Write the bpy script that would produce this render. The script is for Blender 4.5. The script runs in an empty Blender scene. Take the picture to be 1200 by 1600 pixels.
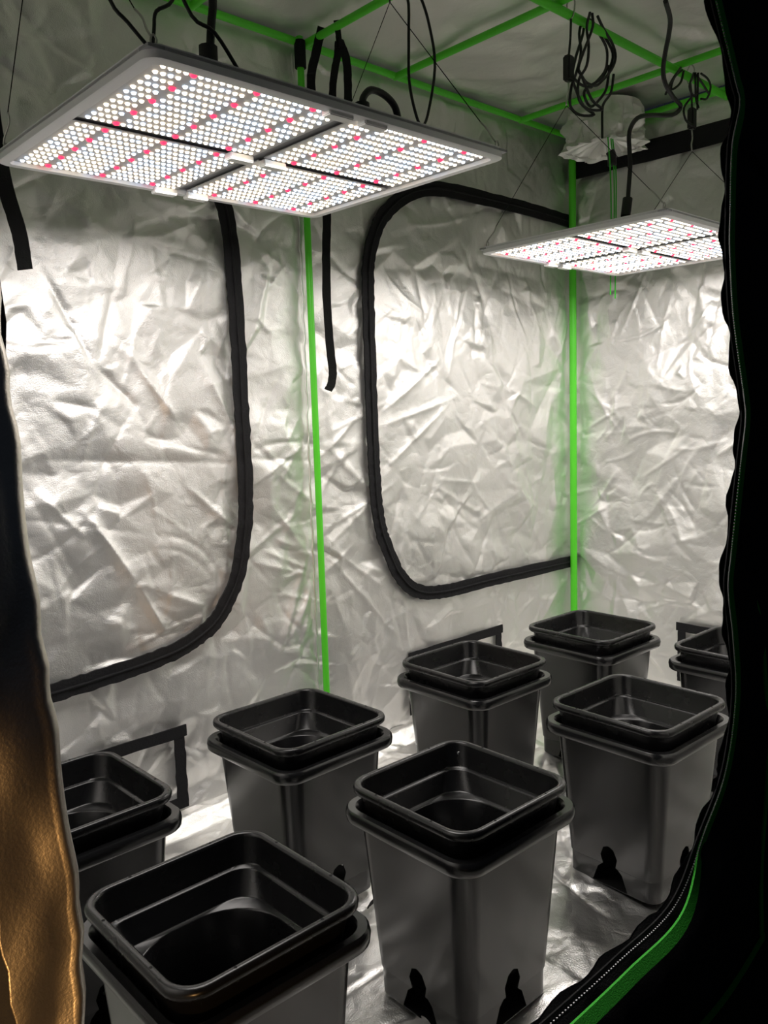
import bpy, bmesh, math, random
import numpy as np
from mathutils import Vector, Matrix, noise
from mathutils.geometry import delaunay_2d_cdt

scene = bpy.context.scene
COL = scene.collection

# ------------------------------------------------------------------ camera
cam_data = bpy.data.cameras.new('camera')
cam = bpy.data.objects.new('camera', cam_data)
COL.objects.link(cam)
cam_data.sensor_fit = 'VERTICAL'
cam_data.sensor_height = 36.0
cam_data.lens = 1295.18 / 1600 * 36.0
cam_data.clip_start = 0.02
cam_data.clip_end = 60
_right = Vector((0.73150802, -0.68112941, -0.03096353))
_down = Vector((-0.10329011, -0.06581293, -0.99247157))
_fwd = Vector((0.67396377, 0.72919914, -0.11849662))
_m = Matrix((_right, -_down, -_fwd)).transposed().to_4x4()
_m.translation = Vector((-0.19390843, -0.57859012, 0.97281612))
cam.matrix_world = _m
scene.camera = cam
scene.cycles.diffuse_bounces = 6
scene.cycles.glossy_bounces = 8

# ------------------------------------------------------------------ world, exposure, room lamp
world = bpy.data.worlds.new('dark_room')
scene.world = world
world.use_nodes = True
world.node_tree.nodes['Background'].inputs[0].default_value = (0.55, 0.7, 1.0, 1)
world.node_tree.nodes['Background'].inputs[1].default_value = 0.012
vs = scene.view_settings
vs.view_transform = 'Standard'
vs.look = 'None'
vs.gamma = 1
vs.use_curve_mapping = False
vs.exposure = 0.0

LED_POWER = 1.85          # watts of each of the eight LED boards
DIODE_GLOW = 5.0
lamp_d = bpy.data.lights.new('room_lamp', 'SPOT')
lamp_d.color = (1.0, 0.53, 0.18)
lamp_d.energy = 24.0
lamp_d.shadow_soft_size = 0.05
lamp_d.spot_size = math.radians(40)
lamp_d.spot_blend = 0.8
lamp = bpy.data.objects.new('room_lamp', lamp_d)
lamp.location = (-0.50, -1.00, 0.30)
lamp.rotation_euler = (Vector((-0.06, -0.03, 0.40)) - Vector(lamp.location)).to_track_quat('-Z', 'Y').to_euler()
COL.objects.link(lamp)

# ------------------------------------------------------------------ helpers
def tag(o, label=None, cat=None, group=None, kind=None):
    if label: o['label'] = label
    if cat: o['category'] = cat
    if group: o['group'] = group
    if kind: o['kind'] = kind
    return o

def link(name, me, mat=None, parent=None, loc=None, rotz=0.0):
    o = bpy.data.objects.new(name, me)
    COL.objects.link(o)
    if mat and me is not None and not me.materials: me.materials.append(mat)
    if parent: o.parent = parent
    if loc: o.location = loc
    if rotz: o.rotation_euler = (0, 0, rotz)
    return o

def empty(name, loc=(0, 0, 0), rotz=0.0):
    o = bpy.data.objects.new(name, None)
    o.empty_display_size = 0.05
    COL.objects.link(o)
    o.location = loc
    o.rotation_euler = (0, 0, rotz)
    return o

def mesh(name, v, f, smooth=False, angle=None):
    me = bpy.data.meshes.new(name)
    me.from_pydata([tuple(p) for p in v], [], [tuple(q) for q in f])
    me.update()
    if smooth:
        me.polygons.foreach_set('use_smooth', [True] * len(me.polygons))
        if angle: me.set_sharp_from_angle(angle=math.radians(angle))
    return me

class MB:
    def __init__(s): s.v = []; s.f = []
    def add(s, v, f):
        n = len(s.v); s.v += [tuple(p) for p in v]; s.f += [tuple(i + n for i in q) for q in f]
    def box(s, c, d, bev=0.0):
        hx, hy, hz = d[0] / 2, d[1] / 2, d[2] / 2
        if bev <= 0:
            v = [(c[0] + a * hx, c[1] + b * hy, c[2] + e * hz) for e in (-1, 1) for a, b in ((-1, -1), (1, -1), (1, 1), (-1, 1))]
            s.add(v, [(3, 2, 1, 0), (4, 5, 6, 7), (0, 1, 5, 4), (1, 2, 6, 5), (2, 3, 7, 6), (3, 0, 4, 7)])
        else:
            bm = bmesh.new()
            bmesh.ops.create_cube(bm, size=1, matrix=Matrix.Translation(c) @ Matrix.Diagonal((d[0], d[1], d[2], 1)))
            bmesh.ops.bevel(bm, geom=bm.edges[:], offset=bev, segments=2, affect='EDGES')
            bm.verts.index_update()
            s.add([v.co for v in bm.verts], [[w.index for w in q.verts] for q in bm.faces]); bm.free()
    def tube(s, pts, r, n=8, caps=True, sm=4):
        P = smooth_path(pts, sm) if sm > 1 else [Vector(p) for p in pts]
        rings = []; up = None
        for i, p in enumerate(P):
            t = (P[min(i + 1, len(P) - 1)] - P[max(i - 1, 0)]).normalized()
            if up is None:
                up = t.orthogonal().normalized()
            up = (up - t * up.dot(t))
            if up.length < 1e-6: up = t.orthogonal()
            up.normalize(); w = t.cross(up)
            rr = r[min(i * len(r) // len(P), len(r) - 1)] if isinstance(r, (list, tuple)) else r
            rings.append([p + (up * math.cos(2 * math.pi * k / n) + w * math.sin(2 * math.pi * k / n)) * rr for k in range(n)])
        v = [q for ring in rings for q in ring]; f = []
        for i in range(len(rings) - 1):
            for k in range(n):
                a = i * n + k; b = i * n + (k + 1) % n
                f.append((a, b, b + n, a + n))
        if caps:
            f.append(tuple(range(n - 1, -1, -1))); f.append(tuple((len(rings) - 1) * n + k for k in range(n)))
        s.add(v, f)
    def build(s, name, mat, parent=None, smooth=False, angle=None, **k):
        return link(name, mesh(name, s.v, s.f, smooth, angle), mat, parent, **k)

def smooth_path(pts, sub=4):
    P = [Vector(p) for p in pts]
    if len(P) < 3 or sub <= 1: return P
    Q = [P[0] * 2 - P[1]] + P + [P[-1] * 2 - P[-2]]
    out = []
    for i in range(1, len(Q) - 2):
        a, b, c, d = Q[i - 1], Q[i], Q[i + 1], Q[i + 2]
        for k in range(sub):
            t = k / sub
            out.append(0.5 * ((2 * b) + (c - a) * t + (2 * a - 5 * b + 4 * c - d) * t * t + (3 * b - a - 3 * c + d) * t ** 3))
    out.append(P[-1])
    return out

def tube_obj(name, pts, r, mat, parent=None, n=8, sm=4):
    m = MB(); m.tube(pts, r, n, True, sm)
    return m.build(name, mat, parent, True, 50)

def ribbon(pts, width, across, th=0.003, sm=4, ripple=0.0, seed=1, twist=None):
    """a flat strap: path pts, 'across' = function(tangent) -> unit vector across the strap"""
    P = smooth_path(pts, sm); rnd = random.Random(seed)
    v = []; f = []
    for i, p in enumerate(P):
        t = (P[min(i + 1, len(P) - 1)] - P[max(i - 1, 0)]).normalized()
        a = across(t).normalized(); nrm = t.cross(a).normalized()
        rp = rnd.uniform(-ripple, ripple); r2 = rnd.uniform(-ripple, ripple)
        w = width / 2
        c = p + nrm * rp * 0.7
        v += [c - a * (w + r2) + nrm * th / 2, c + nrm * (th / 2 + rp * .6), c + a * (w + rp) + nrm * th / 2,
              c + a * (w + rp) - nrm * th / 2, c - a * (w + r2) - nrm * th / 2]
    n = 5
    for i in range(len(P) - 1):
        for k in range(n):
            a = i * n + k; b = i * n + (k + 1) % n
            f.append((a, b, b + n, a + n))
    f.append(tuple(range(n - 1, -1, -1))); f.append(tuple((len(P) - 1) * n + k for k in range(n)))
    return v, f

# ------------------------------------------------------------------ materials
def mat_new(name):
    m = bpy.data.materials.new(name); m.use_nodes = True
    return m, m.node_tree, m.node_tree.nodes['Principled BSDF']

def simple(name, col, rough=0.5, metal=0.0, bump=0.0, scale=60.0, var=0.0, spec=0.5):
    m, t, p = mat_new(name)
    p.inputs['Base Color'].default_value = (*col, 1); p.inputs['Roughness'].default_value = rough
    p.inputs['Metallic'].default_value = metal; p.inputs['Specular IOR Level'].default_value = spec
    tc = t.nodes.new('ShaderNodeTexCoord'); nz = t.nodes.new('ShaderNodeTexNoise')
    nz.inputs['Scale'].default_value = scale; nz.inputs['Detail'].default_value = 3
    t.links.new(tc.outputs['Object'], nz.inputs['Vector'])
    if bump:
        b = t.nodes.new('ShaderNodeBump'); b.inputs['Strength'].default_value = bump; b.inputs['Distance'].default_value = 0.002
        t.links.new(nz.outputs['Fac'], b.inputs['Height']); t.links.new(b.outputs['Normal'], p.inputs['Normal'])
    mr = t.nodes.new('ShaderNodeMapRange')
    mr.inputs['To Min'].default_value = max(0.02, rough - 0.08 - var); mr.inputs['To Max'].default_value = min(1, rough + 0.08 + var)
    t.links.new(nz.outputs['Fac'], mr.inputs['Value']); t.links.new(mr.outputs['Result'], p.inputs['Roughness'])
    return m

def silver(name, col=(0.78, 0.77, 0.75), rough=0.40, crease=1.0, metal=0.95):
    """metallised oxford cloth: fine crumples and a woven sparkle as bump on a metallic sheet"""
    m, t, p = mat_new(name); N = t.nodes.new; L = t.links.new
    p.inputs['Base Color'].default_value = (*col, 1); p.inputs['Metallic'].default_value = metal
    tc = N('ShaderNodeTexCoord')
    warp = N('ShaderNodeTexNoise'); warp.inputs['Scale'].default_value = 7; warp.inputs['Detail'].default_value = 3
    L(tc.outputs['Object'], warp.inputs['Vector'])
    add = N('ShaderNodeVectorMath'); add.operation = 'MULTIPLY_ADD'
    add.inputs[1].default_value = (0.09, 0.09, 0.09)
    L(warp.outputs['Color'], add.inputs[0]); L(tc.outputs['Object'], add.inputs[2])
    hs = None
    for sc, wt in ((7, 0.012), (19, 0.0060)):       # thin creases: folded (ridged) noise
        no = N('ShaderNodeTexNoise'); no.inputs['Scale'].default_value = sc; no.inputs['Detail'].default_value = 2.5; no.inputs['Roughness'].default_value = 0.45
        L(add.outputs[0], no.inputs['Vector'])
        sb = N('ShaderNodeMath'); sb.operation = 'SUBTRACT'; sb.inputs[1].default_value = 0.5; L(no.outputs['Fac'], sb.inputs[0])
        ab = N('ShaderNodeMath'); ab.operation = 'ABSOLUTE'; L(sb.outputs[0], ab.inputs[0])
        mu = N('ShaderNodeMath'); mu.operation = 'MULTIPLY'; mu.inputs[1].default_value = wt; L(ab.outputs[0], mu.inputs[0])
        if hs is None: hs = mu
        else:
            ad = N('ShaderNodeMath'); ad.operation = 'ADD'; L(hs.outputs[0], ad.inputs[0]); L(mu.outputs[0], ad.inputs[1]); hs = ad
    m1 = hs
    # weave sparkle
    n2 = N('ShaderNodeTexNoise'); n2.inputs['Scale'].default_value = 420; n2.inputs['Detail'].default_value = 2
    L(tc.outputs['Object'], n2.inputs['Vector'])
    m2 = N('ShaderNodeMath'); m2.operation = 'MULTIPLY_ADD'; m2.inputs[1].default_value = 0.0010
    L(n2.outputs['Fac'], m2.inputs[0]); L(m1.outputs[0], m2.inputs[2])
    b = N('ShaderNodeBump'); b.inputs['Strength'].default_value = 0.75 * crease; b.inputs['Distance'].default_value = 1.0
    L(m2.outputs[0], b.inputs['Height']); L(b.outputs['Normal'], p.inputs['Normal'])
    n3 = N('ShaderNodeTexNoise'); n3.inputs['Scale'].default_value = 5; n3.inputs['Detail'].default_value = 4
    L(tc.outputs['Object'], n3.inputs['Vector'])
    mr = N('ShaderNodeMapRange'); mr.inputs['From Min'].default_value = 0.3; mr.inputs['From Max'].default_value = 0.7
    mr.inputs['To Min'].default_value = rough - 0.07; mr.inputs['To Max'].default_value = rough + 0.07
    L(n3.outputs['Fac'], mr.inputs['Value']); L(mr.outputs['Result'], p.inputs['Roughness'])
    return m

def emit(name, col, s):
    m, t, p = mat_new(name)
    p.inputs['Base Color'].default_value = (*col, 1)
    p.inputs['Emission Color'].default_value = (*col, 1); p.inputs['Emission Strength'].default_value = s
    m.cycles.emission_sampling = 'NONE'
    return m

M = {
    'silver': silver('silver_cloth', (0.87, 0.86, 0.84), 0.50, 0.8, 0.93),
    'silver_floor': silver('silver_floor_mat', (0.86, 0.85, 0.83), 0.34, 0.9, 0.98),
    'silver_ceiling': silver('silver_ceiling_cloth', (0.86, 0.85, 0.81), 0.52, 0.5, 0.8),
    'silver_flap': silver('silver_door_lining', (0.82, 0.76, 0.68), 0.40, 0.3, 0.97),
    'green': simple('green_pole_paint', (0.11, 0.74, 0.03), 0.42, 0, 0.02, 90),
    'green_tape': simple('green_piping_cloth', (0.05, 0.55, 0.035), 0.75, 0, 0.5, 500),
    'black_cloth': simple('black_oxford_cloth', (0.016, 0.016, 0.0175), 0.85, 0, 0.5, 420, spec=0.2),
    'black_tape': simple('black_zip_tape', (0.012, 0.012, 0.0135), 0.75, 0, 0.6, 180, spec=0.25),
    'strap': simple('black_webbing', (0.011, 0.011, 0.012), 0.8, 0, 0.5, 300, spec=0.25),
    'rubber': simple('black_cable_rubber', (0.012, 0.012, 0.013), 0.45, 0, 0.05, 90),
    'pot': simple('black_polypropylene', (0.009, 0.0092, 0.0098), 0.24, 0, 0.0, 9, -0.05),
    'pot_in': simple('black_polypropylene_liner', (0.006, 0.006, 0.0065), 0.27, 0, 0.0, 20, -0.05, 0.4),
    'pot_floor': simple('shade_dark_bucket_floor', (0.006, 0.006, 0.006), 0.9, spec=0.05),  # darker matte copy of the plastic: paints the deep shade seen through the notches
    'hole': simple('rim_hole_shadow', (0.001, 0.001, 0.001), 0.9),
    'alu': simple('satin_aluminium', (0.85, 0.85, 0.87), 0.45, 0.2, 0.05, 40),
    'pcb': simple('led_board_white', (0.62, 0.61, 0.63), 0.5, 0.0, 0.03, 60),
    'gap': simple('anodised_gap', (0.36, 0.36, 0.38), 0.5, 0.2),
    'white': simple('white_connector', (0.9, 0.9, 0.88), 0.4),
    'driver': simple('black_driver_case', (0.018, 0.018, 0.019), 0.5),
    'steel': simple('zinc_steel', (0.55, 0.54, 0.52), 0.3, 1.0),
    'teeth': simple('zip_teeth_grey', (0.30, 0.30, 0.31), 0.35, 0.6),
    'carpet': simple('dark_room_floor', (0.012, 0.011, 0.010), 0.9, 0, 0.4, 300),
    'warm': emit('warm_white_diode', (1.0, 0.86, 0.66), DIODE_GLOW),
    'cool': emit('cool_white_diode', (0.70, 0.83, 1.0), DIODE_GLOW),
    'red': emit('deep_red_diode', (1.0, 0.03, 0.09), DIODE_GLOW * 0.42),
}
# ------------------------------------------------------------------ crumpled sheets
def raster_facets(h, X, Y, spacing, amp, rng, aniso=1.0):
    w0, w1, h0, h1 = X[0], X[-1], Y[0], Y[-1]
    area = (w1 - w0) * (h1 - h0); n = int(area / (spacing * spacing * aniso))
    pts = np.stack([rng.uniform(w0 - .2, w1 + .2, n * 2), rng.uniform(h0 - .2, h1 + .2, n * 2)], 1)
    res = delaunay_2d_cdt([Vector((p[0], p[1] / aniso)) for p in pts], [], [], 0, 1e-6)
    V = np.array([(v[0], v[1] * aniso) for v in res[0]]); Z = rng.normal(0, amp, len(V))
    dx = X[1] - X[0]; dy = Y[1] - Y[0]
    for tri in res[2]:
        a, b, c = V[tri[0]], V[tri[1]], V[tri[2]]
        i0 = max(0, int((min(a[0], b[0], c[0]) - w0) / dx)); i1 = min(len(X) - 1, int((max(a[0], b[0], c[0]) - w0) / dx) + 1)
        j0 = max(0, int((min(a[1], b[1], c[1]) - h0) / dy)); j1 = min(len(Y) - 1, int((max(a[1], b[1], c[1]) - h0) / dy) + 1)
        if i1 < i0 or j1 < j0: continue
        gx, gy = np.meshgrid(X[i0:i1 + 1], Y[j0:j1 + 1])
        d = (b[1] - c[1]) * (a[0] - c[0]) + (c[0] - b[0]) * (a[1] - c[1])
        if abs(d) < 1e-12: continue
        l0 = ((b[1] - c[1]) * (gx - c[0]) + (c[0] - b[0]) * (gy - c[1])) / d
        l1 = ((c[1] - a[1]) * (gx - c[0]) + (a[0] - c[0]) * (gy - c[1])) / d
        l2 = 1 - l0 - l1
        ins = (l0 >= -1e-9) & (l1 >= -1e-9) & (l2 >= -1e-9)
        val = l0 * Z[tri[0]] + l1 * Z[tri[1]] + l2 * Z[tri[2]]
        h[j0:j1 + 1, i0:i1 + 1][ins] = val[ins]
    return h

def ridge(h, X, Y, p, q, A, w, bend=0.0):
    """one fold from p to q: sharp crest, soft flanks, dying out at both ends"""
    p = np.array(p, float); q = np.array(q, float); L = np.linalg.norm(q - p); t = (q - p) / L
    nrm = np.array([-t[1], t[0]]); pad = w * 4
    lo = np.minimum(p, q) - pad; hi = np.maximum(p, q) + pad
    i0, i1 = np.searchsorted(X, [lo[0], hi[0]]); j0, j1 = np.searchsorted(Y, [lo[1], hi[1]])
    if i1 <= i0 or j1 <= j0: return
    gx, gy = np.meshgrid(X[i0:i1], Y[j0:j1])
    s = ((gx - p[0]) * t[0] + (gy - p[1]) * t[1]) / L
    d = (gx - p[0]) * nrm[0] + (gy - p[1]) * nrm[1] + bend * L * (4 * s * (1 - s))
    tp = np.clip(4 * s * (1 - s), 0, 1) ** 0.8
    h[j0:j1, i0:i1] += A * tp * np.exp(-np.abs(d) / w)

def crumple(X, Y, seed, big=0.0055, mid=0.0030, fold=0.0040, density=170, dirs=None, extra=()):
    rng = np.random.default_rng(seed)
    h = np.zeros((len(Y), len(X)))
    h += raster_facets(np.zeros_like(h), X, Y, 0.15, big, rng)
    h += raster_facets(np.zeros_like(h), X, Y, 0.062, mid, rng)
    area = (X[-1] - X[0]) * (Y[-1] - Y[0])
    for k in range(int(area * density)):
        c = np.array([rng.uniform(X[0], X[-1]), rng.uniform(Y[0], Y[-1])])
        a = rng.choice(dirs) + rng.normal(0, 0.3) if dirs is not None else rng.uniform(0, math.pi)
        L = .03 + .26 * rng.uniform() ** 1.7
        t = np.array([math.cos(a), math.sin(a)]) * L / 2
        ridge(h, X, Y, c - t, c + t, rng.choice([-1, 1]) * rng.uniform(.3, 1) * fold * (0.5 + L * 3), rng.uniform(.0035, .010), rng.normal(0, .08))
    for (p, q, A, w) in extra:
        ridge(h, X, Y, p, q, A, w)
    return h

def sheet(name, X, Y, h, place, mat, parent=None):
    nx, ny = len(X), len(Y)
    gx, gy = np.meshgrid(X, Y)
    V = place(gx.ravel(), gy.ravel(), h.ravel())
    idx = np.arange(nx * ny).reshape(ny, nx)
    F = np.stack([idx[:-1, :-1], idx[:-1, 1:], idx[1:, 1:], idx[1:, :-1]], -1).reshape(-1, 4)
    me = bpy.data.meshes.new(name)
    me.vertices.add(len(V)); me.vertices.foreach_set('co', np.asarray(V, float).ravel())
    me.loops.add(F.size); me.loops.foreach_set('vertex_index', F.ravel())
    me.polygons.add(len(F)); me.polygons.foreach_set('loop_start', np.arange(len(F)) * 4)
    me.polygons.foreach_set('use_smooth', np.ones(len(F), bool))
    me.update(); me.validate()
    return link(name, me, mat, parent)

W, D, H, ZF = 2.4, 1.2, 1.92, -0.012
step = 0.005
def edge_fade(X, Y, m=0.04):
    gx, gy = np.meshgrid(X, Y)
    d = np.minimum(np.minimum(gx - X[0], X[-1] - gx), np.minimum(gy - Y[0], Y[-1] - gy))
    return np.clip(d / m, 0.15, 1)

# ------------------------------------------------------------------ the tent's setting
# back wall: folds radiating from the pole, a long horizontal fold line, the big creases of the left door
X = np.arange(-0.0, W + .001, step); Z = np.arange(ZF, H + .001, step)
rs = random.Random(5)
ex = [((.50, 1.30), (.60, 1.09), -.011, .010), ((.66, 1.27), (.61, 1.10), -.010, .009), ((.60, 1.10), (.70, 1.0), -.008, .010),
      ((.55, .78), (.66, .60), .016, .012), ((.66, .60), (.73, .47), .014, .011), ((.66, .60), (.86, .50), .009, .014),
      ((.42, .90), (.95, .86), -.007, .018), ((.97, .87), (1.2, .85), -.006, .015), ((.47, 1.14), (.56, 1.15), -.008, .008),
      ((.50, 1.02), (.60, 1.00), -.007, .008), ((.68, 1.13), (.80, .96), .009, .012), ((.86, 1.12), (.95, .94), .008, .012),
      ((.45, .83), (.55, .72), .009, .010), ((.80, .82), (.93, .70), .007, .012),
      ((1.43, .96), (1.72, 1.14), .007, .010), ((1.43, .93), (1.80, 1.02), .006, .011), ((1.45, .80), (1.75, 1.0), .006, .010),
      ((1.9, 1.35), (1.86, 1.12), -.007, .01), ((2.0, 1.42), (1.9, 1.2), -.006, .01), ((1.6, 1.42), (1.66, 1.18), -.007, .01),
      ((1.82, 1.38), (1.74, 1.05), .006, .009), ((2.02, 1.05), (2.22, .97), .006, .012), ((2.02, 1.05), (2.1, .8), .006, .011)]
for k in range(26):          # fan of tension folds from the back pole
    z0 = rs.uniform(.45, .95); a = rs.uniform(.5, 1.25) * rs.choice((-1, 1)); L = rs.uniform(.15, .42)
    sgn = rs.choice((-1, 1))
    ex.append(((1.2 + sgn * .02, z0), (1.2 + sgn * (.02 + L * math.cos(a)), z0 - L * abs(math.sin(a)) * rs.choice((1, 1, -.5))), rs.uniform(.003, .006), rs.uniform(.006, .011)))
hb = crumple(X, Z, 11, dirs=[.5, 1.1, 1.6, 2.1, 2.6], extra=ex) * edge_fade(X, Z)
wall_back = sheet('wall_back', X, Z, hb, lambda a, b, h: np.stack([a, D - h, b], 1), M['silver'])
tag(wall_back, 'long crinkled silver reflective back wall of the grow tent', 'wall', kind='structure')

Y = np.arange(0, D + .001, step)
exr = [((.60, 1.22), (.63, 1.02), .010, .009), ((.78, 1.22), (.80, 1.0), .008, .008), ((.80, 1.02), (.72, .85), .009, .010),
       ((1.05, .62), (.8, .48), .008, .010), ((.7, .9), (.55, .8), .010, .012), ((.63, 1.3), (.60, 1.12), .012, .015)]
hr = crumple(Y, Z, 23, big=.0075, mid=.0038, fold=.0050, density=190, extra=exr) * edge_fade(Y, Z)
wall_right = sheet('wall_right', Y, Z, hr, lambda a, b, h: np.stack([W - h, D - a, b], 1), M['silver'])
# right wall runs away from the back corner: parameter = distance from that corner
tag(wall_right, 'crinkled silver reflective end wall at the right of the grow tent', 'wall', kind='structure')

step2 = 0.016
Yc = np.arange(0, D + .001, step2); Zc = np.arange(ZF, H + .001, step2); Xc = np.arange(0, W + .001, step2)
hl = crumple(Yc, Zc, 31, density=40) * edge_fade(Yc, Zc)
wall_left = sheet('wall_left', Yc, Zc, hl, lambda a, b, h: np.stack([0.0 + h, a, b], 1), M['silver'])
tag(wall_left, 'silver reflective end wall at the left of the grow tent behind the open door', 'wall', kind='structure')

hc = crumple(Xc, Yc, 41, big=.006, mid=.0025, fold=.005, density=30, dirs=[.1, .3, 2.9, 0]) * edge_fade(Xc, Yc)
ceiling = sheet('ceiling', Xc, Yc, hc, lambda a, b, h: np.stack([a, b, H + .012 - h], 1), M['silver_ceiling'])
tag(ceiling, 'dim silver cloth ceiling resting over green tent poles', 'ceiling', kind='structure')

hf = crumple(X, Y, 57, big=.0045, mid=.0024, fold=.0045, density=120, dirs=[.2, .5, 2.6, .9])
gx, gy = np.meshgrid(X, Y)
lip = np.clip((gy - 1.13) / .045, 0, 1) * .03 + np.clip((gx - 2.33) / .045, 0, 1) * .03   # raised rim of the spill tray
floor = sheet('floor', X, Y, hf * 1.35 + lip - .004, lambda a, b, h: np.stack([a, b, ZF + h], 1), M['silver_floor'])
tag(floor, 'crinkled silver floor mat of the grow tent under the buckets', 'floor', kind='structure')

gm = MB(); gm.box((.6, -.3, -.05), (7, 6, .04))
ground = gm.build('floor', M['carpet']); tag(ground, 'dark room floor outside the grow tent', 'floor', kind='structure')

# ------------------------------------------------------------------ front wall with its door opening (black outside, silver lining)
edge = [(.976, 1.525), (1.042, 1.432), (1.058, 1.404), (1.036, 1.342), (1.033, 1.242), (1.035, 1.188), (1.051, 1.096),
        (1.090, .985), (1.099, .945), (1.086, .882), (1.059, .744), (1.050, .684), (1.071, .598), (1.084, .499), (1.054, .39),
        (.987, .318), (.889, .240), (.732, .229), (.554, .225), (.35, .222), (.15, .222), (.05, .24), (.008, .30), (.004, .5), (.004, .8), (.004, 1.1), (.004, 1.4),
        (.02, 1.56), (.10, 1.66), (.3, 1.71), (.6, 1.71), (.82, 1.66), (.92, 1.59)]
loop = smooth_path([(a, 0, b) for a, b in edge + edge[:1]], 10)[:-1]
n = len(loop); rw = random.Random(3)
sc_ph = 0.0; edge_pts = []
for i, p in enumerate(loop):                 # scalloped, gathered cloth along the zip
    t = (loop[(i + 1) % n] - loop[i - 1]); t.normalize(); out = Vector((t.z, 0, -t.x))
    if out.dot(p - Vector((.55, 0, .95))) < 0: out = -out
    sc_ph += (loop[(i + 1) % n] - p).length
    edge_pts.append((p.copy(), out, sc_ph))
def ring(off, y, amp):
    r = []
    for p, o, s in edge_pts:
        x = max(p.x + o.x * off, -.012) if p.x < .1 else p.x + o.x * off
        w = amp * (math.sin(s * 150) + .6 * math.sin(s * 83 + 1)) * (1 if .23 < p.z < 1.45 and p.x > .7 else .3)
        lo = max(0.0, 1 - abs(p.z + o.z * off - .18) / .14)
        r.append(Vector((x - o.x * w, y * (0.3 + 0.7 * lo) + .004 * math.sin(s * 60), p.z + o.z * off - o.z * w)))
    return r
def last_ring(y):
    r = []
    c = Vector((.6, 0, .95))
    for p, o, s in edge_pts:
        d = p - c; k = min((1.8 if d.x > 0 else .612) / max(abs(d.x), 1e-6), (.985 if d.z > 0 else .975) / max(abs(d.z), 1e-6))
        q = c + d * k; r.append(Vector((q.x, y, q.z)))
    return r
def front(name, y0, mat, parent, offs, flip):
    rings = [ring(o, y, a) for o, y, a in offs] + [last_ring(y0)]
    v = [q + Vector((0, 0, 0)) for r in rings for q in r]; f = []
    for k in range(len(rings) - 1):
        for i in range(n):
            a = k * n + i; b = k * n + (i + 1) % n
            q = (a, b, b + n, a + n); f.append(q[::-1] if flip else q)
    return link(name, mesh(name, v, f, True), mat, parent)
wall_front = front('wall_front', 0.0, M['black_cloth'], None,
                   [(0, -.002, .0022), (.012, -.012, .001), (.03, -.026, 0), (.055, -.045, 0), (.09, -.05, 0), (.13, -.02, 0)], False)
tag(wall_front, 'black outer cloth of the tent front, beside the open door at right', 'wall', kind='structure')
front('inner_lining', 0.006, M['silver'], wall_front, [(0.001, .002, .0022), (.02, .006, 0), (.13, .006, 0)], True)

def edge_ribbon(name, off, width, y, mat, th=.002, sel=lambda p: True, parent=wall_front):
    m = MB(); run = []
    def flush():
        if len(run) > 3:
            vv, ff = [], []
            for (p, o, s) in run:
                lo = max(0.0, 1 - abs(p.z + o.z * off - .18) / .105); yy = y * (0.1 + 0.9 * lo) - .004
                tilt = 2.0 * lo
                for e, dy in ((-.5, 0), (.5, -width * .5 * tilt), (.5, -width * .5 * tilt - th), (-.5, -th)):
                    q = p + o * (off + e * width); vv.append((q.x, yy + dy, q.z))
            for i in range(len(run) - 1):
                for k in range(4):
                    a = i * 4 + k; b = i * 4 + (k + 1) % 4
                    ff.append((a, b, b + 4, a + 4))
            m.add(vv, ff)
    for e in edge_pts:
        if sel(e[0]): run.append(e)
        else: flush(); run = []
    flush()
    return m.build(name, mat, parent, False)
right_side = lambda p: p.z < 1.56 and (p.x > .9 or (p.z < .3 and p.x > .2))
edge_ribbon('zip_tape', .0045, .009, -.008, M['black_tape'], .002, right_side)
edge_ribbon('green_piping', .0165, .0145, -.034, M['green_tape'], .003, right_side)
tm = MB()
dense = smooth_path([(p.x, 0, p.z) for p, o, s in edge_pts if right_side(p)], 3)
for i in range(len(dense) - 1):
    t = (dense[i + 1] - dense[i]); o = Vector((t.z, 0, -t.x)).normalized()
    if o.dot(dense[i] - Vector((.55, 0, .95))) < 0: o = -o
    q = dense[i] + o * .0055
    lo = max(0.0, 1 - abs(q.z - .18) / .14)
    tm.box((q.x, -.008 * (.1 + .9 * lo) - .0098, q.z), (.0022, .0016, .0022))
tag(tm.build('zip_teeth', M['teeth'], wall_front), kind='stuff')
def along(axis_pts, width, across, name, mat, parent, **k):
    v, f = ribbon(axis_pts, width, across, **k); m = MB(); m.add(v, f)
    return m.build(name, mat, parent, False)
along([(1.129, -.006, .692), (1.19, -.006, .60), (1.222, -.006, .45), (1.235, -.006, .331), (1.212, -.008, .164), (1.215, -.01, .03)], .012,
      lambda t: Vector((1, 0, 0)), 'green_piping', M['green_tape'], wall_front, th=.003)
along([(1.23, -.008, .02), (1.12, -.012, -.002), (1.02, -.014, -.012), (.8, -.014, -.016)], .014,
      lambda t: Vector((0, 0, 1)), 'green_piping', M['green_tape'], wall_front, th=.003)

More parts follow.
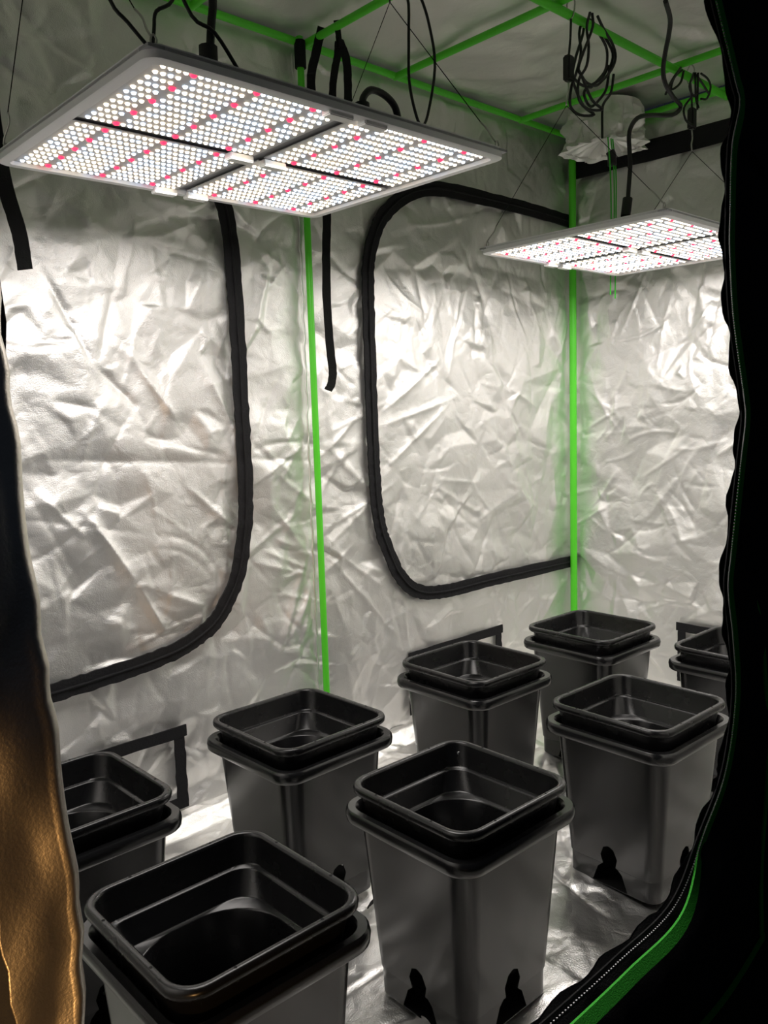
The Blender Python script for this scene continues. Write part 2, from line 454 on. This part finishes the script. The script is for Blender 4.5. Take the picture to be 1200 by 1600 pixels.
# open door gathered at the left jamb: silver lining turned outwards
zs = np.linspace(1.75, .02, 150)
re = [(1.75, .0), (1.15, .008), (1.04, .005), (.957, .010), (.89, .012), (.82, .016), (.775, .019), (.70, .023), (.626, .027), (.526, .022), (.4, .02), (.02, .02)]
le = [(1.75, -.22), (.85, -.2), (.76, -.13), (.70, -.055), (.66, -.042), (.58, -.036), (.4, -.03), (.02, -.03)]
def lerp_list(L, z):
    zz = [a for a, b in L][::-1]; xx = [b for a, b in L][::-1]
    return float(np.interp(z, zz, xx))
dv = []; ns = 44; rd = np.random.default_rng(8)
fx, fa, fp = rd.uniform(30, 130, 7), rd.uniform(.3, 1, 7), rd.uniform(0, 6, 7)
for z in zs:
    xr, xl = lerp_list(re, z) - .011, lerp_list(le, z)
    for k in range(ns):
        s = k / (ns - 1)
        if s < .3:                                # roll of the hem towards the tent
            a = (s / .3) * math.pi * .95 - math.pi * .42
            x = xr - .007 + .010 * math.cos(a); y = .004 - .016 * math.sin(a)
        else:
            u = (s - .3) / .7
            x = xr - .007 + .010 * math.cos(.53 * math.pi) - u * (xr - .008 - xl); y = -.011 - (.028 if z > .85 else .028 * max(0, (z - .7) / .15)) * math.sin(u * 1.5)
        fold = sum(fa[i] * math.sin(fx[i] * .35 * z + fp[i] + (x * fx[i] * .8) * (1 if i % 2 else -1)) for i in range(7)) / 3.2
        y += .013 * fold * min(1, max(0, (s - .2) * 3)) * (1 if z < .95 else .5)
        x += .0012 * math.sin(z * 95 + 2 * math.sin(z * 31))
        dv.append((x, y - .012, z))
df = [(i * ns + k, i * ns + k + 1, (i + 1) * ns + k + 1, (i + 1) * ns + k) for i in range(len(zs) - 1) for k in range(ns - 1)]
door = link('door_1', mesh('door_1', dv, df, True), M['silver_flap'])
tag(door, 'unzipped tent door gathered at the left edge, silver lining glowing orange', 'door', kind='structure')
sol = door.modifiers.new('cloth', 'SOLIDIFY'); sol.thickness = .0015; sol.offset = 1

# ------------------------------------------------------------------ black tapes on the silver walls (parts of the walls)
def back_tape(name, pts, w, seed, ripple=.0015):
    v, f = ribbon([(a, D - .017, b) for a, b in pts], w, lambda t: Vector((-t.z, 0, t.x)), .005, 7, ripple, seed)
    m = MB(); m.add(v, f); o = m.build(name, M['black_tape'], wall_back, True, 40)
    return o
lz = [(.60, 1.625), (.70, 1.622), (.80, 1.61), (.90, 1.56), (.945, 1.469), (.958, 1.35), (.961, 1.243), (.964, 1.1), (.963, .977), (.964, .85), (.959, .735), (.946, .65), (.925, .575), (.893, .52), (.853, .473), (.80, .443), (.744, .424), (.66, .412), (.56, .404), (.471, .398), (.34, .395), (.25, .41)]
rz = [(2.395, 1.625), (2.15, 1.635), (1.876, 1.637), (1.68, 1.632), (1.55, 1.59), (1.455, 1.51), (1.412, 1.42), (1.400, 1.33), (1.399, 1.235), (1.399, 1.05), (1.400, .874), (1.402, .79), (1.407, .707), (1.422, .63), (1.447, .57), (1.48, .505), (1.535, .446), (1.602, .418), (1.68, .409), (1.75, .407), (1.908, .409), (2.1, .407), (2.395, .403)]
back_tape('zip_tape', lz, .042, 2); back_tape('zip_tape', rz, .043, 3)
for path in (lz, rz):                        # the raised zip under each tape
    tz = MB(); tz.tube([(a, D - .0205, b) for a, b in path], .0035, 6, True, 6); tz.build('zip_ridge', M['black_tape'], wall_back, True)
def band(name, a, b, w, parent, plane):
    across = (lambda t: Vector((-t.z, 0, t.x))) if plane == 'y' else (lambda t: Vector((0, -t.z, t.y)))
    pts = [Vector(a).lerp(Vector(b), k / 12) for k in range(13)]
    v, f = ribbon(pts, w, across, .004, 1, .0012, 4); m = MB(); m.add(v, f)
    return m.build(name, M['black_tape'], parent, True, 40)
band('fabric_band', (W - .016, 1.19, 1.800), (W - .016, .0, 1.787), .066, wall_right, 'x')
# mesh vents low on the walls: black frame and a silver cover
def vent(parent, corners, plane):
    (a0, z0), (a1, z1) = corners
    P = (lambda a, z, d=.016: (a, D - d, z)) if plane == 'y' else (lambda a, z, d=.016: (W - d, a, z))
    band('vent_frame', P(a0, z1 - .013), P(a1 + (.006 if a1 > a0 else -.006), z1 - .013), .028, parent, plane)
    band('vent_frame', P(a1 - math.copysign(.014, a1 - a0), z1 - .027), P(a1 - math.copysign(.014, a1 - a0), z0), .028, parent, plane)
    band('vent_frame', P(a0 + math.copysign(.014, a1 - a0), z1 - .027), P(a0 + math.copysign(.014, a1 - a0), z0), .028, parent, plane)
    band('vent_frame', P(a0, z0), P(a1, z0), .028, parent, plane)
vent(wall_back, ((.24, .045), (.752, .236)), 'y')
vent(wall_back, ((1.52, .06), (1.962, .243)), 'y')
vent(wall_right, ((.26, .05), (.764, .238)), 'x')

wv = [Vector((1.172 + .0015 * math.sin(z * 70) + .001 * math.sin(z * 173), D - .012, z)) for z in np.arange(.02, H - .02, .012)]
wm = MB(); wm.tube(wv, .0032, 6, True, 1); wm.build('seam_welt', M['silver'], wall_back, True)

# ------------------------------------------------------------------ green frame
frame = empty('tent_frame', (1.2, .6, 0))
tag(frame, 'bright green steel pole frame carrying the grow tent', 'tent frame')
def pole(a, b, r=.0095):
    m = MB(); A = Vector(a) - frame.location; B = Vector(b) - frame.location
    m.tube([A, B], r, 14, True, 1); return m.build('pole', M['green'], frame, True, 60)
pole((1.184, 1.168, ZF), (1.181, 1.168, H), .0088)
pole((2.366, 1.166, ZF), (2.366, 1.166, H), .0125)
pole((2.376, .02, ZF), (2.376, .02, H)); pole((.02, 1.17, ZF), (.02, 1.17, H))
for x in (.312, .878, 1.2, 1.523, 2.09): pole((x, .02, H - .012), (x, 1.18, H - .012), .0095)
pole((.02, .625, H - .030), (2.385, .625, H - .030), .0105)
pole((.02, 1.176, H - .010), (2.38, 1.176, H - .010), .0095)
pole((2.378, .02, H - .010), (2.378, 1.18, H - .010), .0095)
pole((.02, .02, H - .010), (2.38, .02, H - .010), .0095)
for p in ((2.366, 1.166, H - .03), (1.181, 1.168, H - .03)):
    m = MB(); q = Vector(p) - frame.location; m.tube([q - Vector((0, 0, .045)), q + Vector((0, 0, .02))], .0145, 12, True, 1)
    m.build('corner_joint', M['black_tape'], frame, True, 60)

# ------------------------------------------------------------------ grow lights
def diode(mb, x, y, z, r=.0035, h=.0030):
    k = 7; v = []
    for rr, zz in ((r, 0), (r * .75, -h * .7)):
        v += [(x + rr * math.cos(2 * math.pi * i / k), y + rr * math.sin(2 * math.pi * i / k), z + zz) for i in range(k)]
    v.append((x, y, z - h)); f = []
    for i in range(k):
        j = (i + 1) % k; f.append((i, i + k, j + k, j)); f.append((i + k, 2 * k, j + k))
    mb.add(v, f)
BW, BD = .298, .236
cols = [-.1365 + .0105 * i for i in range(27)]; rows = [-.1085 + .01973 * i for i in range(12)]
warm_mb, cool_mb, rsd = MB(), MB(), random.Random(77); reds = []
for i, cx in enumerate(cols):
    if i in (4, 13, 22):
        reds += [(cx, -.1085 + k * .05425) for k in range(5)]
        continue
    for j, cy in enumerate(rows):
        diode(cool_mb if (i * 2 + j * 3 + rsd.randint(0, 2)) % 5 in (0, 3) else warm_mb, cx, cy, 0)
warm_me = mesh('warm_diodes', warm_mb.v, warm_mb.f, True); warm_me.materials.append(M['warm'])
cool_me = mesh('cool_diodes', cool_mb.v, cool_mb.f, True); cool_me.materials.append(M['cool'])
rmb = MB(); diode(rmb, 0, 0, 0, .0052, .0042); red_me = mesh('red_diode', rmb.v, rmb.f, True); red_me.materials.append(M['red'])
bmb = MB(); bmb.box((0, 0, 0), (BW, BD, .0016)); board_me = mesh('led_board', bmb.v, bmb.f); board_me.materials.append(M['pcb'])
pb = MB(); pb.box((0, 0, .007), (.66, .53, .004)); plate_me = mesh('heat_sink', pb.v, pb.f); plate_me.materials.append(M['gap'])
def rounded_rect(hx, hy, r, seg=6):
    pts = []
    for cx, cy, a0 in ((hx - r, hy - r, 0), (-hx + r, hy - r, 90), (-hx + r, -hy + r, 180), (hx - r, -hy + r, 270)):
        for k in range(seg + 1):
            a = math.radians(a0 + 90 * k / seg); pts.append((cx + r * math.cos(a), cy + r * math.sin(a)))
    return pts
def loft(rings, close_first=False, close_last=False, v0=None):
    v = [q for r in rings for q in r]; m = len(rings[0]); f = []
    for k in range(len(rings) - 1):
        for i in range(m):
            a = k * m + i; b = k * m + (i + 1) % m
            f.append((a, b, b + m, a + m))
    if close_first: f.append(tuple(range(m - 1, -1, -1)))
    if close_last: f.append(tuple((len(rings) - 1) * m + i for i in range(m)))
    return v, f
def rr_ring(hx, hy, r, z): return [(a, b, z) for a, b in rounded_rect(hx, hy, r)]
rim_v, rim_f = loft([rr_ring(.330, .265, .022, .011), rr_ring(.330, .265, .022, -.0045), rr_ring(.327, .262, .020, -.006), rr_ring(.314, .249, .012, -.006), rr_ring(.312, .247, .012, .0052)])
rim_me = mesh('rim', [p for p in rim_v], [q[::-1] for q in rim_f], True, 35); rim_me.materials.append(M['alu'])
cb = MB(); cb.box((0, 0, 0), (.045, .019, .011), .0015); con_me = mesh('connector', cb.v, cb.f); con_me.materials.append(M['white'])
db = MB(); db.box((0, 0, 0), (.245, .068, .04), .004); drv_me = mesh('driver_box', db.v, db.f); drv_me.materials.append(M['driver'])
eb = MB(); eb.tube([(0, 0, 0), (0, 0, .012), (.004, 0, .017), (.008, 0, .012), (.006, 0, .006)], .0013, 6, True, 3); eye_me = mesh('hanging_eye', eb.v, eb.f, True); eye_me.materials.append(M['steel'])

def grow_light(loc, label, rotz=0.0):
    root = empty('grow_light', loc, rotz); tag(root, label, 'grow light', 'LED grow lights hung in the tent')
    link('heat_sink', plate_me, None, root); link('rim', rim_me, None, root)
    for sx in (-1, 1):
        for sy in (-1, 1):
            b = link('led_board', board_me, None, root, (sx * .159, sy * .127, .0005))
            tag(link('warm_diode_field', warm_me, None, b, (0, 0, -.0009)), kind='stuff')
            tag(link('cool_diode_field', cool_me, None, b, (0, 0, -.0009)), kind='stuff')
            for k, (x, y) in enumerate(reds):
                link('red_diode', red_me, None, b, (x, y, -.0009))
            ld = bpy.data.lights.new('led_light', 'AREA'); ld.shape = 'RECTANGLE'; ld.size = .285; ld.size_y = .225
            ld.energy = LED_POWER; ld.color = (1.0, .95, .905)
            lo = bpy.data.objects.new('led_light', ld); COL.objects.link(lo); lo.parent = root; lo.location = (sx * .159, sy * .127, -.0075)
    for y in (-.252, 0, .252):
        for sx in (-1, 1): link('connector', con_me, None, root, (sx * .033 , y, -.0065))
    for y in (-.07, .07): link('driver_box', drv_me, None, root, (-.02, y, .030))
    for sx in (-1, 1):
        for sy in (-1, 1): link('hanging_eye', eye_me, None, root, (sx * .318, sy * .25, .009))
    return root
L1 = (.64, .61, 1.400); L2 = (1.86, .62, 1.385)
grow_light(L1, 'near large four-board LED grow light at upper left of the tent')
grow_light(L2, 'far four-board LED grow light in right half, partly behind black front panel')

# ------------------------------------------------------------------ hangers, cables, straps
def hanger(anchor, mid, corners, label, ratchet=None, cord=None):
    A = Vector(anchor); root = empty('rope_hanger', anchor); tag(root, label, 'hanger', 'hangers of the grow lights')
    rel = lambda p: Vector(p) - A
    m = MB(); m.tube([rel(anchor) + Vector((0, .011, .002)), rel(anchor) + Vector((.0, .0, .016)), rel(anchor) + Vector((0, -.011, .0)), rel(anchor) + Vector((0, -.006, -.028)), rel(anchor) + Vector((0, .005, -.034)), rel(anchor) + Vector((0, .010, -.02)), rel(anchor) + Vector((0, .011, .002))], .0018, 7, True, 4)
    m.build('carabiner', M['steel'], root, True)
    top = A + Vector((0, 0, -.034))
    if ratchet:
        R = Vector(ratchet)
        tube_obj('rope', [rel(top), rel(top.lerp(R, .5)) + Vector((.002, 0, 0)), rel(R)], .0028, M['rubber'], root)
        m = MB(); m.box(rel(R) - Vector((0, 0, .022)), (.024, .020, .058), .004); m.build('ratchet_body', M['driver'], root, True, 30)
        q = R - Vector((0, 0, .05)); mid = Vector(mid)
        m = MB(); m.tube([rel(q), rel(q.lerp(mid, .4)) + Vector((.003, 0, 0)), rel(q.lerp(mid, .7)) - Vector((.003, 0, 0)), rel(mid)], .0022, 7); m.build('lower_hook', M['steel'], root, True)
    else:
        mid = Vector(mid)
        tube_obj('rope', [rel(top), rel(mid)], .0016, M['rubber'], root, sm=1)
    for c in corners:
        C = Vector(c); e = C.lerp(mid, .13)
        tube_obj('hanging_wire', [rel(mid), rel(e)], .0008, M['strap'], root, 6, 1)
        m = MB(); m.tube([rel(e), rel(C.lerp(mid, .09)) + Vector((.004, 0, 0)), rel(C.lerp(mid, .03)), rel(C)], .0016, 6); m.build('wire_hook', M['steel'], root, True)
    if cord: tube_obj('loose_rope', [rel(p) for p in cord], .0028, M['rubber'], root)
    return root
def corners(L, sx): return [(L[0] + sx * .318, L[1] - .25, L[2] + .024), (L[0] + sx * .318, L[1] + .25, L[2] + .024)]
hanger((.965, .612, 1.875), (.962, .612, 1.738), corners(L1, 1), 'wire hanger with a loose rope loop over right end of the near light',
       None, [(.972, .612, 1.80), (.997, .60, 1.755), (.998, .60, 1.686), (.996, .60, 1.604), (1.010, .60, 1.55), (1.026, .60, 1.527), (1.045, .60, 1.55), (1.069, .60, 1.645), (1.057, .60, 1.714), (1.032, .60, 1.765), (.99, .608, 1.82)])
hanger((.315, .612, 1.875), (.315, .612, 1.738), corners(L1, -1), 'wire hanger over the left end of the near light, at the top left')
hanger((1.562, .62, 1.913), (1.542, .62, 1.681), corners(L2, -1), 'ratchet rope hanger with black body beside the coiled cables, left end of far light', (1.551, .62, 1.788))
hanger((2.145, .62, 1.905), (2.159, .62, 1.689), corners(L2, 1), 'ratchet rope hanger near the black front panel, right end of far light', (2.156, .62, 1.80))

def path_y(pts, y, wob=.0, seed=1):
    r = random.Random(seed); return [(a, y + r.uniform(-wob, wob), b) for a, b in pts]
coil = empty('coiled_cable', (1.64, .62, 1.9)); tag(coil, 'coiled black cable tied to a green ceiling pole between the two lights', 'cable')
def ctube(root, name, pts, r):
    return tube_obj(name, [Vector(p) - root.location for p in pts], r, M['rubber'], root)
c1 = [(1.618, 1.904), (1.603, 1.866), (1.607, 1.823), (1.596, 1.777), (1.566, 1.738), (1.566, 1.694), (1.61, 1.683), (1.663, 1.693), (1.621, 1.706), (1.581, 1.749), (1.57, 1.767), (1.589, 1.811), (1.622, 1.871), (1.626, 1.904)]
c2 = [(1.66, 1.91), (1.695, 1.893), (1.734, 1.868), (1.742, 1.838), (1.726, 1.804), (1.679, 1.764), (1.656, 1.751), (1.618, 1.75), (1.581, 1.765)]
c3 = [(1.66, 1.908), (1.71, 1.89), (1.746, 1.851), (1.73, 1.805), (1.726, 1.763), (1.695, 1.731), (1.656, 1.705), (1.625, 1.719), (1.633, 1.741), (1.702, 1.782), (1.734, 1.819)]
c4 = [(1.73, 1.793), (1.718, 1.748), (1.687, 1.716), (1.679, 1.694), (1.679, 1.631)]
for k, c in enumerate((c1, c2, c3)): ctube(coil, 'loop', path_y(c, .602 + .012 * k, .004, k), .0034)
ctube(coil, 'loop', path_y([(a + .006, b - .004) for a, b in c1], .63, .004, 9), .0034)
ctube(coil, 'loop', path_y([(a - .007, b - .003) for a, b in c2], .628, .004, 5), .0034)
ctube(coil, 'tail', path_y(c4, .61), .0032)
coil2 = empty('coiled_cable', (2.15, .62, 1.9)); tag(coil2, 'small tangle of black cord under the pole joint beside the black front panel', 'cable')
for k, c in enumerate(([(2.137, 1.893), (2.108, 1.85), (2.134, 1.83), (2.155, 1.842)], [(2.163, 1.895), (2.216, 1.895), (2.233, 1.875), (2.207, 1.839), (2.165, 1.828)],
                       [(2.153, 1.893), (2.18, 1.866), (2.207, 1.851)], [(2.134, 1.833), (2.085, 1.789), (2.095, 1.758), (2.116, 1.746)], [(2.142, 1.895), (2.150, 1.83), (2.152, 1.80)], [(2.150, 1.895), (2.162, 1.83), (2.160, 1.80)])):
    ctube(coil2, 'loop', path_y(c, .602, .006, 20 + k), .003)
coil3 = empty('coiled_cable', (2.06, .62, 1.9)); tag(coil3, 'short loop of black cord hooked behind the thick power cable', 'cable')
ctube(coil3, 'loop', path_y([(2.082, 1.885), (2.063, 1.849), (2.015, 1.822), (2.029, 1.855), (2.072, 1.885)], .608), .0032)
ctube(coil3, 'loop', path_y([(2.053, 1.885), (2.005, 1.84), (1.973, 1.798)], .602), .0032)
pw = empty('power_cable', (1.9, .58, 1.7)); tag(pw, 'thick black power cable curving down from the ceiling to the far light', 'cable')
pp = [(1.985, 1.90), (2.012, 1.895), (2.008, 1.88), (1.996, 1.86), (2.006, 1.836), (2.05, 1.81), (2.052, 1.783), (2.007, 1.752), (1.896, 1.728), (1.826, 1.706), (1.788, 1.665), (1.789, 1.618), (1.793, 1.586), (1.787, 1.537), (1.781, 1.488)]
pw_pts = [(1.708, .46, 1.904), (1.786, .49, 1.897), (1.826, .515, 1.879), (1.857, .54, 1.858), (1.882, .56, 1.824), (1.914, .57, 1.80), (1.983, .585, 1.788)] + [(a, .60, b) for a, b in pp[6:]]
ctube(pw, 'cable', pw_pts, .0058)
g = MB(); g.tube([Vector((1.781, .60, 1.50)) - pw.location, Vector((1.771, .60, 1.455)) - pw.location], .0125, 12, True, 1); g.build('gland', M['driver'], pw, True, 40)
cd = empty('power_cable', (.81, .5, 1.45)); tag(cd, 'black cable arching out of the top of the near light behind its front edge', 'cable')
ctube(cd, 'cable', [(.782, .5, 1.44), (.783, .5, 1.483), (.787, .5, 1.499), (.804, .5, 1.513), (.833, .5, 1.512), (.857, .5, 1.499), (.866, .5, 1.475), (.868, .5, 1.44)], .0062)
g = MB(); g.tube([Vector((.782, .5, 1.435)) - cd.location, Vector((.782, .5, 1.487)) - cd.location], .0125, 12, True, 1); g.build('gland', M['driver'], cd, True, 40)
ce = empty('power_cable', (.5, .5, 1.5)); tag(ce, 'thick black cable dropping onto the top of the near light at the upper left', 'cable')
ctube(ce, 'cable', [(.54, .55, 1.89), (.51, .51, 1.66), (.501, .5, 1.566), (.496, .5, 1.53), (.489, .5, 1.47)], .0062)
ctube(ce, 'thin_cord', [(.43, .5, 1.60), (.465, .5, 1.535), (.495, .49, 1.517), (.537, .49, 1.47)], .0028)
g = MB(); g.tube([Vector((.489, .5, 1.50)) - ce.location, Vector((.488, .5, 1.44)) - ce.location], .0135, 12, True, 1); g.build('gland', M['driver'], ce, True, 40)
cw = empty('thin_cable', (.38, .5, 1.5)); tag(cw, 'thin dark cords crossing above left end of the near light', 'cable')
ctube(cw, 'cord', [(.33, .60, 1.87), (.335, .52, 1.60), (.344, .5, 1.52), (.367, .5, 1.499), (.399, .5, 1.472)], .0026)
ctube(cw, 'cord', [(.399, .5, 1.46), (.405, .5, 1.50), (.41, .5, 1.525), (.436, .5, 1.547), (.47, .54, 1.62), (.5, .6, 1.87)], .0026)

def strap(name, pts, w, label, extra=()):
    root = empty(name, pts[0]); tag(root, label, 'strap', 'black tie straps')
    def one(nm, ps, wd, seed):
        v, f = ribbon([Vector(p) - root.location for p in ps], wd, lambda t: (Vector((.73, -.68, 0)) - t * t.dot(Vector((.73, -.68, 0)))), .003, 6, .0006, seed)
        m = MB(); m.add(v, f); return m.build(nm, M['strap'], root, True, 40)
    one('webbing', pts, w, 3)
    return root, one
strap('tie_strap', [(1.2, 1.10, 1.925), (1.197, 1.125, 1.87), (1.198, 1.150, 1.81), (1.215, 1.158, 1.70), (1.230, 1.158, 1.60), (1.240, 1.158, 1.50), (1.234, 1.16, 1.38), (1.231, 1.160, 1.262), (1.237, 1.160, 1.14), (1.242, 1.160, 1.09), (1.234, 1.158, 1.055), (1.220, 1.156, 1.038)], .022,
      'long black strap hanging down the back wall beside the left green pole')
r_, one = strap('tie_strap', [(1.2, 1.045, 1.922), (1.204, 1.045, 1.895), (1.208, 1.045, 1.865)], .014,
      'short black strap knotted over a ceiling pole above the near light')
one('tail', [(1.206, 1.046, 1.875), (1.203, 1.05, 1.84), (1.193, 1.055, 1.79), (1.186, 1.06, 1.70)], .018, 5)
one('tail', [(1.208, 1.044, 1.875), (1.222, 1.04, 1.84), (1.226, 1.04, 1.79), (1.222, 1.04, 1.70)], .020, 6)
k_ = MB(); k_.box((0.008, 0, -.052), (.022, .012, .03), .005); k_.build('knot', M['strap'], r_, True, 60)
strap('tie_strap', [(.395, 1.15, 1.90), (.40, 1.155, 1.78), (.407, 1.155, 1.65), (.415, 1.155, 1.52), (.426, 1.155, 1.43), (.444, 1.155, 1.35), (.449, 1.152, 1.28)], .030,
      'black strap hanging at the left of the back wall beneath the near light')

# duct sleeve with drawstring, hanging from the ceiling near the back right corner
sl = empty('duct_sleeve', (2.235, .955, H)); tag(sl, 'crumpled silver duct sleeve hanging from the ceiling near the right corner', 'duct sleeve')
rng = np.random.default_rng(4); nseg = 96; sv = []; lev = 26
ph = rng.uniform(0, 6.28, 8); fr = rng.integers(3, 17, 8)
for i in range(lev):
    t = i / (lev - 1)
    if t < .72: rad = .112 + .012 * math.sin(t * 4) ; z = -.004 - t / .72 * .125
    else:
        u = (t - .72) / .28; rad = .115 * (1 - u) ** .8 + .016; z = -.129 + .04 * u ** .7
    for k in range(nseg):
        a = 2 * math.pi * k / nseg
        wv = sum(math.sin(fr[q] * a + ph[q] + t * (q - 3) * 2.2) for q in range(8)) / 8
        rr = rad + (.017 * abs(wv) ** .7 * math.copysign(1, wv)) * min(1, t * 3) * (1 if t < .9 else .3)
        nn = Vector((math.cos(a) * 3.1, math.sin(a) * 3.1, z * 26))
        rr += min(1, t * 4) * (.020 * (abs(noise.noise(nn * .8)) - .2) - .008 * abs(noise.noise(nn * 2.3))) * 2
        sv.append((rr * math.cos(a), rr * math.sin(a), z + .010 * wv * t + .03 * noise.noise(Vector((math.cos(a), math.sin(a), 3))) * t + .012 * math.sin(3 * a + 1) * t))
sf = [(i * nseg + k, i * nseg + (k + 1) % nseg, (i + 1) * nseg + (k + 1) % nseg, (i + 1) * nseg + k) for i in range(lev - 1) for k in range(nseg)]
link('sleeve_cloth', mesh('sleeve_cloth', sv, sf, True, 40), M['silver'], sl)
for k, (dx, zb) in enumerate(((-.012, -.59), (.006, -.40), (.016, -.60))):
    tube_obj('drawstring', [(dx, -.02, -.10), (dx * 1.2, -.03, -.2), (dx + .004, -.03, -.35), (dx, -.03, zb)], .0022, M['green_tape'], sl, 6)
m = MB(); m.tube([(0, -.02, -.14), (.005, -.024, -.155), (.004, -.026, -.185)], .014, 10); m.build('cord_lock', M['driver'], sl, True)

# ------------------------------------------------------------------ buckets
def rsq(h, r, z, seg=7): 
    return [(a, b, z) for a, b in rounded_rect(h, h, r, seg)]
def outer_mesh():
    prof = [(.1035, .026, .0), (.1045, .027, .045), (.1065, .028, .047), (.126, .036, .305), (.1275, .036, .311),
            (.144, .040, .309), (.1465, .042, .312), (.1475, .042, .322), (.1465, .042, .329), (.144, .041, .332), (.134, .036, .332), (.131, .034, .329),
            (.1285, .034, .318), (.1222, .033, .30), (.1006, .0245, .004)]
    v, f = loft([rsq(*p) for p in prof], True, True)
    me = mesh('outer_tmp', v, f, True, 38)
    bm = bmesh.new(); bm.from_mesh(me); bmesh.ops.remove_doubles(bm, verts=bm.verts[:], dist=1e-6); bmesh.ops.recalc_face_normals(bm, faces=bm.faces[:]); bm.to_mesh(me); bm.free()
    o = link('outer_tmp', me)
    half = [(.040, .0015), (.040, .004), (.028, .036), (.0150, .048), (.0195, .066), (.0120, .085), (0.002, .090)]
    outline = half + [(-a, b) for a, b in half[::-1]]
    cutters = []
    for ax in (0, 1):
        k = len(outline)
        v = [((a, s * .3, b) if ax == 0 else (s * .3, a, b)) for s in (-1, 1) for a, b in outline]
        f = [tuple(range(k)), tuple(range(2 * k - 1, k - 1, -1))] + [(i, i + k, (i + 1) % k + k, (i + 1) % k) for i in range(k)]
        c_me = mesh('cut', v, f); bm = bmesh.new(); bm.from_mesh(c_me); bmesh.ops.recalc_face_normals(bm, faces=bm.faces[:]); bm.to_mesh(c_me); bm.free()
        c = link('cut', c_me); cutters.append(c)
        md = o.modifiers.new('b', 'BOOLEAN'); md.operation = 'DIFFERENCE'; md.object = c; md.solver = 'EXACT'
    bpy.context.view_layer.update()
    dg = bpy.context.evaluated_depsgraph_get()
    res = bpy.data.meshes.new_from_object(o.evaluated_get(dg))
    for q in cutters + [o]: bpy.data.objects.remove(q)
    res.name = 'outer_bucket'; res.materials.clear(); res.materials.append(M['pot']); res.materials.append(M['pot_floor'])
    for q in res.polygons:
        if q.center.z < .0055 and q.normal.z > .5: q.material_index = 1
    res.polygons.foreach_set('use_smooth', [True] * len(res.polygons)); res.set_sharp_from_angle(angle=math.radians(38))
    return res
out_me = outer_mesh()
iprof = [(.090, .03, .099), (.096, .03, .103), (.110, .034, .20), (.1185, .034, .30), (.1245, .036, .332), (.1262, .036, .345), (.1275, .037, .3495), (.1345, .040, .3475), (.1365, .041, .350), (.137, .041, .356), (.1355, .040, .3605), (.1325, .039, .362),
         (.128, .036, .362), (.1255, .034, .3605), (.1245, .034, .357), (.1205, .033, .3195), (.1195, .033, .3175), (.1135, .031, .3165), (.1120, .031, .3145), (.1075, .040, .281), (.106, .046, .279), (.1015, .078, .2775), (.100, .080, .275), (.090, .072, .112), (.084, .066, .108)]
iv, if_ = loft([rsq(*p) for p in iprof], True, True)
in_me = mesh('inner_bucket', iv, if_, True, 50); in_me.materials.append(M['pot_in'])
hm = MB(); k = 8
hm.add([(.0022 * math.cos(2 * math.pi * i / k), .0022 * math.sin(2 * math.pi * i / k), z) for z in (0, -.0012) for i in range(k)], [tuple(range(k)), tuple(range(2 * k - 1, k - 1, -1))] + [(i, i + k, (i + 1) % k + k, (i + 1) % k) for i in range(k)])
hole_me = mesh('rim_hole', hm.v, hm.f); hole_me.materials.append(M['hole'])
spots = [('nearest black square bucket at bottom left beside the orange-lit door', 'inner liner of the nearest bucket, at bottom left beside the orange-lit door', .320, .308, -.004),
         ('black square bucket at front centre with two notches showing at its foot', 'inner liner of the front centre bucket, rim facing the viewer', .780, .312, -.010),
         ('black square bucket at right whose foot meets the black front panel edge', 'inner liner of the right front bucket touching the black panel edge', 1.321, .297, -.018),
         ('black square bucket mostly cut off by the black front panel, beside the right vent', 'inner liner mostly cut off by the black front panel, below the right vent', 1.868, .312, -.01),
         ('black square bucket half hidden by the gathered door at left, before the left vent', 'inner liner half hidden by the gathered door at left', .299, .756, .012),
         ('black square bucket standing in front of the left green pole', 'inner liner of the bucket before the left green pole', .781, .753, .016),
         ('black square bucket in back row in front of the middle vent', 'inner liner of the back row bucket before the middle vent', 1.311, .740, -.016),
         ('farthest black square bucket, standing in the corner by the right green pole', 'inner liner of the farthest bucket by the right green pole', 1.783, .710, -.016)]
for i, (lo, li, x, y, rot) in enumerate(spots):
    o = link('outer_bucket', out_me, None, None, (x, y, ZF + .002), rot); tag(o, lo, 'bucket', 'notched outer buckets')
    q = link('inner_bucket', in_me, None, None, (x, y, 0), rot); tag(q, li, 'bucket', 'inner bucket liners')
    for a in (-.062, .062):
        for hx, hy in ((a, -.1302), (a, .1302), (-.1302, a), (.1302, a)):
            link('rim_hole', hole_me, None, q, (hx, hy, .3623))
